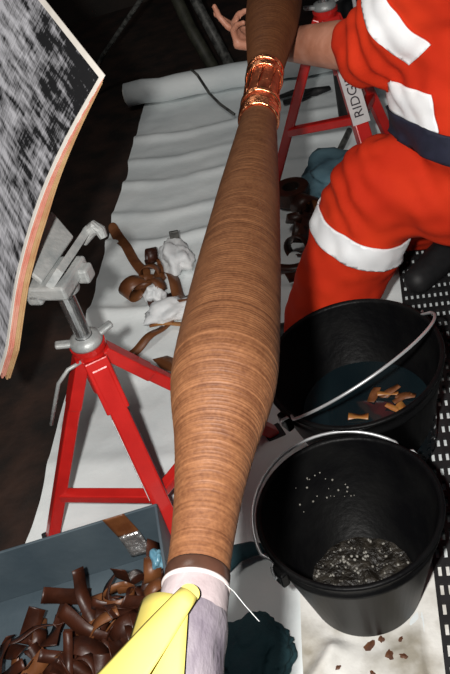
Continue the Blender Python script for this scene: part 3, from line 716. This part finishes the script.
# ------------------------------------------------------------------ stained paper and teal cloth in the foreground
def ph(u, v):
    h = 0.016 + 0.005*noise.noise(V((u*14, v*14, 7))) + 0.003*noise.noise(V((u*40, v*40, 1)))
    d = (u - 0.135 - 0.55*(v-0.36))/0.022
    h += 0.026*math.exp(-d*d) if v < 0.42 else 0.026*math.exp(-d*d)*math.exp(-((v-0.42)/0.05)**2)
    c = V((0.118, 0.862, 0)) - po; k = (V((u, v, 0)) - V((c.dot(AXR), c.dot(AX), 0))).length
    f = min(1, max(0, (k-0.115)/0.03))
    return 0.008 + (h-0.008)*f
po = V((-0.085, 0.60, 0)) + AX*(-0.05)
ps = sheet('stained_paper', po, 70, 60, 0.46, 0.40, ph, 'paper', 0.012)
tag(ps, 'creased off white paper with brown stains under the near bucket', 'paper')
rg = random.Random(5)
for x, y, s in ((0.088, 0.745, .013), (0.112, 0.752, .009), (0.13, 0.80, .014), (0.158, 0.83, .011), (0.115, 0.715, .012), (0.138, 0.705, .009), (0.020, 0.715, .006), (0.075, 0.69, .007), (0.165, 0.785, .007), (0.145, 0.74, .006)):
    b = MB(); ring = []
    for j in range(14):
        a = 2*PI*j/14; rr = s*(0.7+0.5*noise.noise(V((math.cos(a)*1.5+x*50, math.sin(a)*1.5, y*50))))
        ring.append((math.cos(a)*rr*1.2, math.sin(a)*rr*0.8, 0.0))
    b.add([(0, 0, 0.001)]+ring, [(0, 1+j, 1+(j+1) % 14) for j in range(14)])
    # resting on the paper's own surface
    d = V((x, y, 0))-po; u, v = d.dot(AXR), d.dot(AX)
    o = b.build('rust_flake', 'stain', None, False, solid=0.0016); o.location = (x, y, 0.004+ph(u, v)+0.0018); o.rotation_euler = (0, 0, rg.uniform(0, 6))
    tag(o, 'brown rusty flake lying on the stained paper', 'flake', 'rusty flakes on the paper')
crumple('cloth', (-0.118, 0.79, 0.012), 0.060, (1.2, 1.15, 0.45), 'teal', 'dark teal cloth bunched on floor under the cable', 'cloth', 3.1, sub=5, amp=0.4)
mb = MB(); pts = [V((-0.17, 0.93, 0.03)), V((-0.15, 0.985, 0.034)), V((-0.11, 1.01, 0.034)), V((-0.075, 1.012, 0.03)), V((-0.045, 1.005, 0.026))]
o = mb.tube(pts, [0.02, 0.024, 0.022, 0.018, 0.010], 12, flat=[0.6]*5).build('cloth', 'teal', None, True)
tag(o, 'twisted teal cloth strip lying beside the grit bucket', 'cloth')

# ------------------------------------------------------------------ background metalwork
def pole(name, pts, r_, mt, label, cat): return tag(MB().tube(pts, r_, 12).build(name, mt, None, True), label, cat)
pole('metal_pole', [(0.06, 4.6, 1.10), (0.20, 4.0, 0.55), (0.255, 3.65, 0.22), (0.315, 3.50, 0.02)], 0.028, 'olive', 'dull olive pole leaning down to the rolled sheet', 'pole')
pole('chain_rail', [(0.13, 4.6, 1.16), (0.26, 4.0, 0.60), (0.32, 3.70, 0.28), (0.385, 3.50, 0.02)], 0.024, 'darkmetal', 'speckled grey metal rail leaning down to the rolled sheet', 'rail')
pole('thin_pipe', [(-0.30, 3.75, 0.02), (-0.16, 3.72, 0.19), (0.02, 3.55, 0.38), (0.20, 3.4, 0.56), (0.4, 3.2, 0.75)], 0.010, 'darkmetal', 'thin dark pipe running slanted before the back wall', 'pipe')
pole('dark_wire', [(0.19, 3.49, 0.012), (0.20, 3.42, 0.121), (0.215, 3.36, 0.115), (0.24, 3.29, 0.05), (0.265, 3.19, 0.033), (0.30, 3.06, 0.03)], 0.006, 'darkmetal', 'thin dark wire draped over the rolled white sheet', 'wire')
pole('black_hose', [(0.70, 2.75, 0.03), (0.74, 2.9, 0.2), (0.80, 3.1, 0.45), (0.9, 3.4, 0.55), (1.0, 3.8, 0.4)], 0.05, 'rubber', 'thick black hose rising behind the lettered red stand', 'hose')
pole('white_cord', [(0.62, 2.6, 0.52), (0.66, 2.66, 0.60), (0.72, 2.7, 0.58), (0.76, 2.75, 0.50), (0.78, 2.8, 0.3), (0.8, 2.85, 0.02)], 0.007, 'label', 'thin white cord looping behind the lettered red stand', 'cord')

# ------------------------------------------------------------------ worker
pe = thing('person', 'person in orange coveralls with white bands crouching and holding the joint', 'person', (0.5, 1.5, 0.02))
def side_arm(mb, sh_, el, wr, r1, r2, r3): mb.chain([sh_, el, wr], [r1, r2, r3])
pel = V((0.66, 1.47, 0.41)); wai = V((0.60, 1.47, 0.61)); che = V((0.610, 1.50, 0.82)); nek = V((0.59, 1.52, 1.00))
shL, elL, wrL = V((0.600, 1.385, 0.945)), V((0.470, 1.565, 0.755)), V((0.320, 1.900, 0.694))
shR, elR, wrR = V((0.66, 1.68, 0.95)), V((0.66, 1.93, 0.88)), V((0.50, 2.18, 0.87))
hpL, knL, anL = V((0.68, 1.37, 0.44)), V((0.428, 1.515, 0.475)), V((0.240, 1.555, 0.09))
hpR, knR, anR = V((0.68, 1.58, 0.42)), V((0.50, 1.86, 0.14)), V((0.78, 1.80, 0.13))
# skin: head, neck, forearms, hands on a slim continuous trunk hidden by the cloth
bd = MB()
bd.chain([pel, wai, che, nek, nek+V((-0.03, 0, 0.08))], [0.09, 0.085, 0.09, 0.055, 0.05])
head = nek + V((-0.07, 0, 0.20))
bd.ico(head, 1, 3, (0.098, 0.077, 0.118)); bd.ico(head+V((-0.03, 0, -0.06)), 1, 3, (0.065, 0.06, 0.07))
bd.capsule(head+V((-0.092, 0, 0.01)), head+V((-0.112, 0, -0.022)), 0.010, 0.016)
for s in (-1, 1): bd.ico(head+V((0.01, s*0.08, -0.005)), 1, 2, (0.022, 0.010, 0.034))
bd.capsule(head+V((-0.088, -0.02, -0.065)), head+V((-0.088, 0.02, -0.065)), 0.009, 0.009)
bd.chain([che+V((0, -0.05, 0.05)), shL, elL, wrL], [0.05, 0.05, 0.047, 0.030]); bd.chain([che+V((0, 0.05, 0.05)), shR, elR, wrR], [0.05, 0.05, 0.047, 0.030])
bd.chain([elL, elL.lerp(wrL, 0.35), elL.lerp(wrL, 0.75), wrL], [0.050, 0.052, 0.041, 0.033])
bd.chain([elR, elR.lerp(wrR, 0.35), wrR], [0.042, 0.045, 0.029])
bd.chain([pel, hpL, knL, anL], [0.09, 0.08, 0.055, 0.04]); bd.chain([pel, hpR, knR, anR], [0.09, 0.08, 0.055, 0.04])
def hand(mb, wr, palm_dir, up, side, curls, spread=1.0):
    """palm from wrist along palm_dir; fingers bend towards up; side = direction of the thumb"""
    p = palm_dir.normalized(); s = (side - p*side.dot(p)).normalized(); u = (up - p*up.dot(p)); u = (u - s*u.dot(s)).normalized()
    for k in range(4):
        off = s*(0.030-0.020*k); mb.capsule(wr+off*0.5+p*0.01, wr+off+p*0.085, 0.015, 0.0125, 12)
        L_ = (0.043, 0.048, 0.045, 0.036)[k]; c = wr+off+p*0.085; a = curls[k][0]; rr = 0.0098 - 0.0008*(k == 3)
        for b in range(3):
            d = (p*math.cos(a) + u*math.sin(a)); e_ = c + d*L_*(1, 0.68, 0.55)[b]
            mb.capsule(c, e_, rr, rr*0.92, 12); rr *= 0.92; c = e_; a += curls[k][1+b] if b < 2 else 0
    c = wr + s*0.022 + p*0.025
    d1 = (s*0.75 + p*0.62 + u*0.15).normalized(); d2 = (s*0.35 + p*0.75 + u*0.55).normalized()
    mb.capsule(c, c+d1*0.045, 0.016, 0.0125, 12); mb.capsule(c+d1*0.045, c+d1*0.045+d2*0.034, 0.0122, 0.011, 12)
    mb.capsule(c+d1*0.045+d2*0.034, c+d1*0.045+d2*0.034+(d2+u*0.3).normalized()*0.026, 0.0108, 0.009, 12)
hand(bd, wrL, V((-0.083, 0.070, 0.024)), V((-0.2, 0, 1)), V((0.75, 0.65, 0.1)), [(0.15, 0.22, 0.12), (0.30, 0.5, 0.4), (1.2, 0.9, 0.5), (1.3, 0.9, 0.5)])
hand(bd, wrR, V((-0.8, 0.3, 0.15)), V((0, 0, -1)), V((0, -1, 0)), [(0.5, 0.6, 0.5)]*4)
bo = obj('body', remeshed(bd, 0.0052, 4, 'body'), 'skin', None, True); atw(bo, pe)
for s in (-1, 1):
    atw(MB().ico(head+V((-0.083, s*0.030, 0.012)), 1, 2, (0.012, 0.013, 0.009)).build('eye', 'eye', None, True), pe)
hm = MB().ico(head+V((0.014, 0, 0.022)), 1, 4, (0.100, 0.084, 0.112), 0.06)
hf = MB()
keep = [f for f in hm.f if not (sum((hm.v[i]-head for i in f), V((0, 0, 0)))/len(f)).x < -0.055 and (sum((hm.v[i]-head for i in f), V((0, 0, 0)))/len(f)).z > -0.06]
hf.v = hm.v; hf.f = keep; atw(hf.build('hair', 'hair', None, True, solid=0.006), pe)
# coverall
cvl = MB()
cvl.chain([pel, wai, che, che.lerp(nek, 0.7)], [0.155, 0.135, 0.140, 0.09])
cvl.chain([wai+V((0, -0.05, 0)), che+V((0.01, -0.05, 0.05)), shL], [0.125, 0.105, 0.085]); cvl.chain([wai+V((0, 0.05, 0)), che+V((0.01, 0.10, 0.05)), shR], [0.125, 0.115, 0.09])
cvl.chain([pel+V((0, -0.07, 0)), hpL], [0.13, 0.125]); cvl.chain([pel+V((0, 0.07, 0)), hpR], [0.13, 0.125])
cuff = elL.lerp(wrL, 0.13)
cvl.chain([shL, shL.lerp(elL, 0.5), elL, cuff], [0.098, 0.094, 0.084, 0.066]); cvl.chain([shR, elR, elR.lerp(wrR, 0.25)], [0.088, 0.070, 0.058])
cvl.chain([hpL, hpL.lerp(knL, 0.5), knL], [0.130, 0.122, 0.103]); cvl.chain([knL, knL.lerp(anL, 0.45), anL+V((0, 0, 0.0))], [0.106, 0.112, 0.098])
cvl.chain([hpR, knR, anR], [0.125, 0.095, 0.080])
cme = remeshed(cvl, 0.0095, 8, 'coverall')
b = bmesh.new(); b.from_mesh(cme); b.normal_update()
limbs = [(shL, elL), (elL, cuff), (hpL, knL), (knL, anL), (pel, che)]
for v in b.verts:
    p = v.co; d = 0.010*noise.noise(V((p.x*9, p.y*9, p.z*13))) + 0.007*noise.noise(V((p.x*22, p.y*22, p.z*26)))
    # gathered folds at the elbow and knee
    for c_, ax2 in ((elL, (cuff-shL).normalized()), (knL, (anL-hpL).normalized())):
        q = p-c_; w_ = math.exp(-(q.length/0.13)**2); d += 0.009*w_*math.sin(q.dot(ax2)*120 + 4*noise.noise(p*8))
    v.co += v.normal*d
bmesh.ops.smooth_vert(b, verts=b.verts, factor=0.5, use_axis_x=True, use_axis_y=True, use_axis_z=True)
# open the sleeve at the cuff
b.to_mesh(cme)
cov = obj('coverall', cme, 'orange', None, True); atw(cov, pe)
def band(name, mt, c, nrm, half, test, off=0.004, cuts=()):
    q = bmesh.new(); q.from_mesh(cme); nrm = nrm.normalized()
    for s in (1, -1):
        g_ = q.verts[:]+q.edges[:]+q.faces[:]
        bmesh.ops.bisect_plane(q, geom=g_, plane_co=c+nrm*half*s, plane_no=nrm*s, clear_outer=True)
    for pc, pn in cuts:
        bmesh.ops.bisect_plane(q, geom=q.verts[:]+q.edges[:]+q.faces[:], plane_co=V(pc), plane_no=V(pn), clear_outer=True)
    q.normal_update()
    bad = [f for f in q.faces if not test(f.calc_center_median())]
    bmesh.ops.delete(q, geom=bad, context='FACES'); q.normal_update()
    for v in q.verts: v.co += v.normal*off
    me = bpy.data.meshes.new(name); q.to_mesh(me); q.free()
    o = obj(name, me, mt, None, True, solid=0.004); atw(o, cov); return o
sc_ = knL.lerp(anL, 0.30)
band('reflective_band', 'band', sc_, (anL-knL)+V((0.0, 0, 0)), 0.030, lambda p: (p-sc_).length < 0.17 and p.x < 0.56)
ac = shL.lerp(elL, 0.56); aa = (elL-shL).normalized(); an_ = V((0.52, -0.54, -0.66)); an_ = (an_ - aa*an_.dot(aa)).normalized()
band('reflective_band', 'band', ac, aa, 0.034, lambda p: (p-ac).length < 0.20, cuts=[(ac+an_*0.068, an_)])
tc_ = V((0.46, 1.46, 0.685)); band('reflective_band', 'band', tc_, V((0.35, 0.12, 0.93)), 0.032, lambda p: (p-tc_).length < 0.26 and (p-elL).length > 0.085 and p.y < 1.53 and (p-elL).dot(V((0.5, -0.7, -0.5))) > 0.075, cuts=[((0.505, 0, 0), (1, 0, 0))])
wc = V((0.50, 1.39, 0.612)); band('belt', 'navy', wc, V((0.45, 0.15, 0.88)), 0.027, lambda p: (p-wc).length < 0.4, 0.007, cuts=[((0.455, 0, 0), (-1, 0, 0))])
# boots
for nm, an, dr in (('boot', anL, V((-0.9, 0.25, 0))), ('boot', V((0.675, 1.75, 0.09)), V((-0.5, -0.35, 0)))):
    d = dr.normalized(); mb = MB(); bs = V((an.x, an.y, 0.05+0.016))
    mb.chain([bs-d*0.06, bs+d*0.08, bs+d*0.17], [0.046, 0.044, 0.038]); mb.capsule(bs-d*0.03, V((an.x, an.y, 0.17))-d*0.03, 0.05, 0.052)
    atw(obj(nm, remeshed(mb, 0.006, 4, 'boot'), 'rubber', None, True), pe)
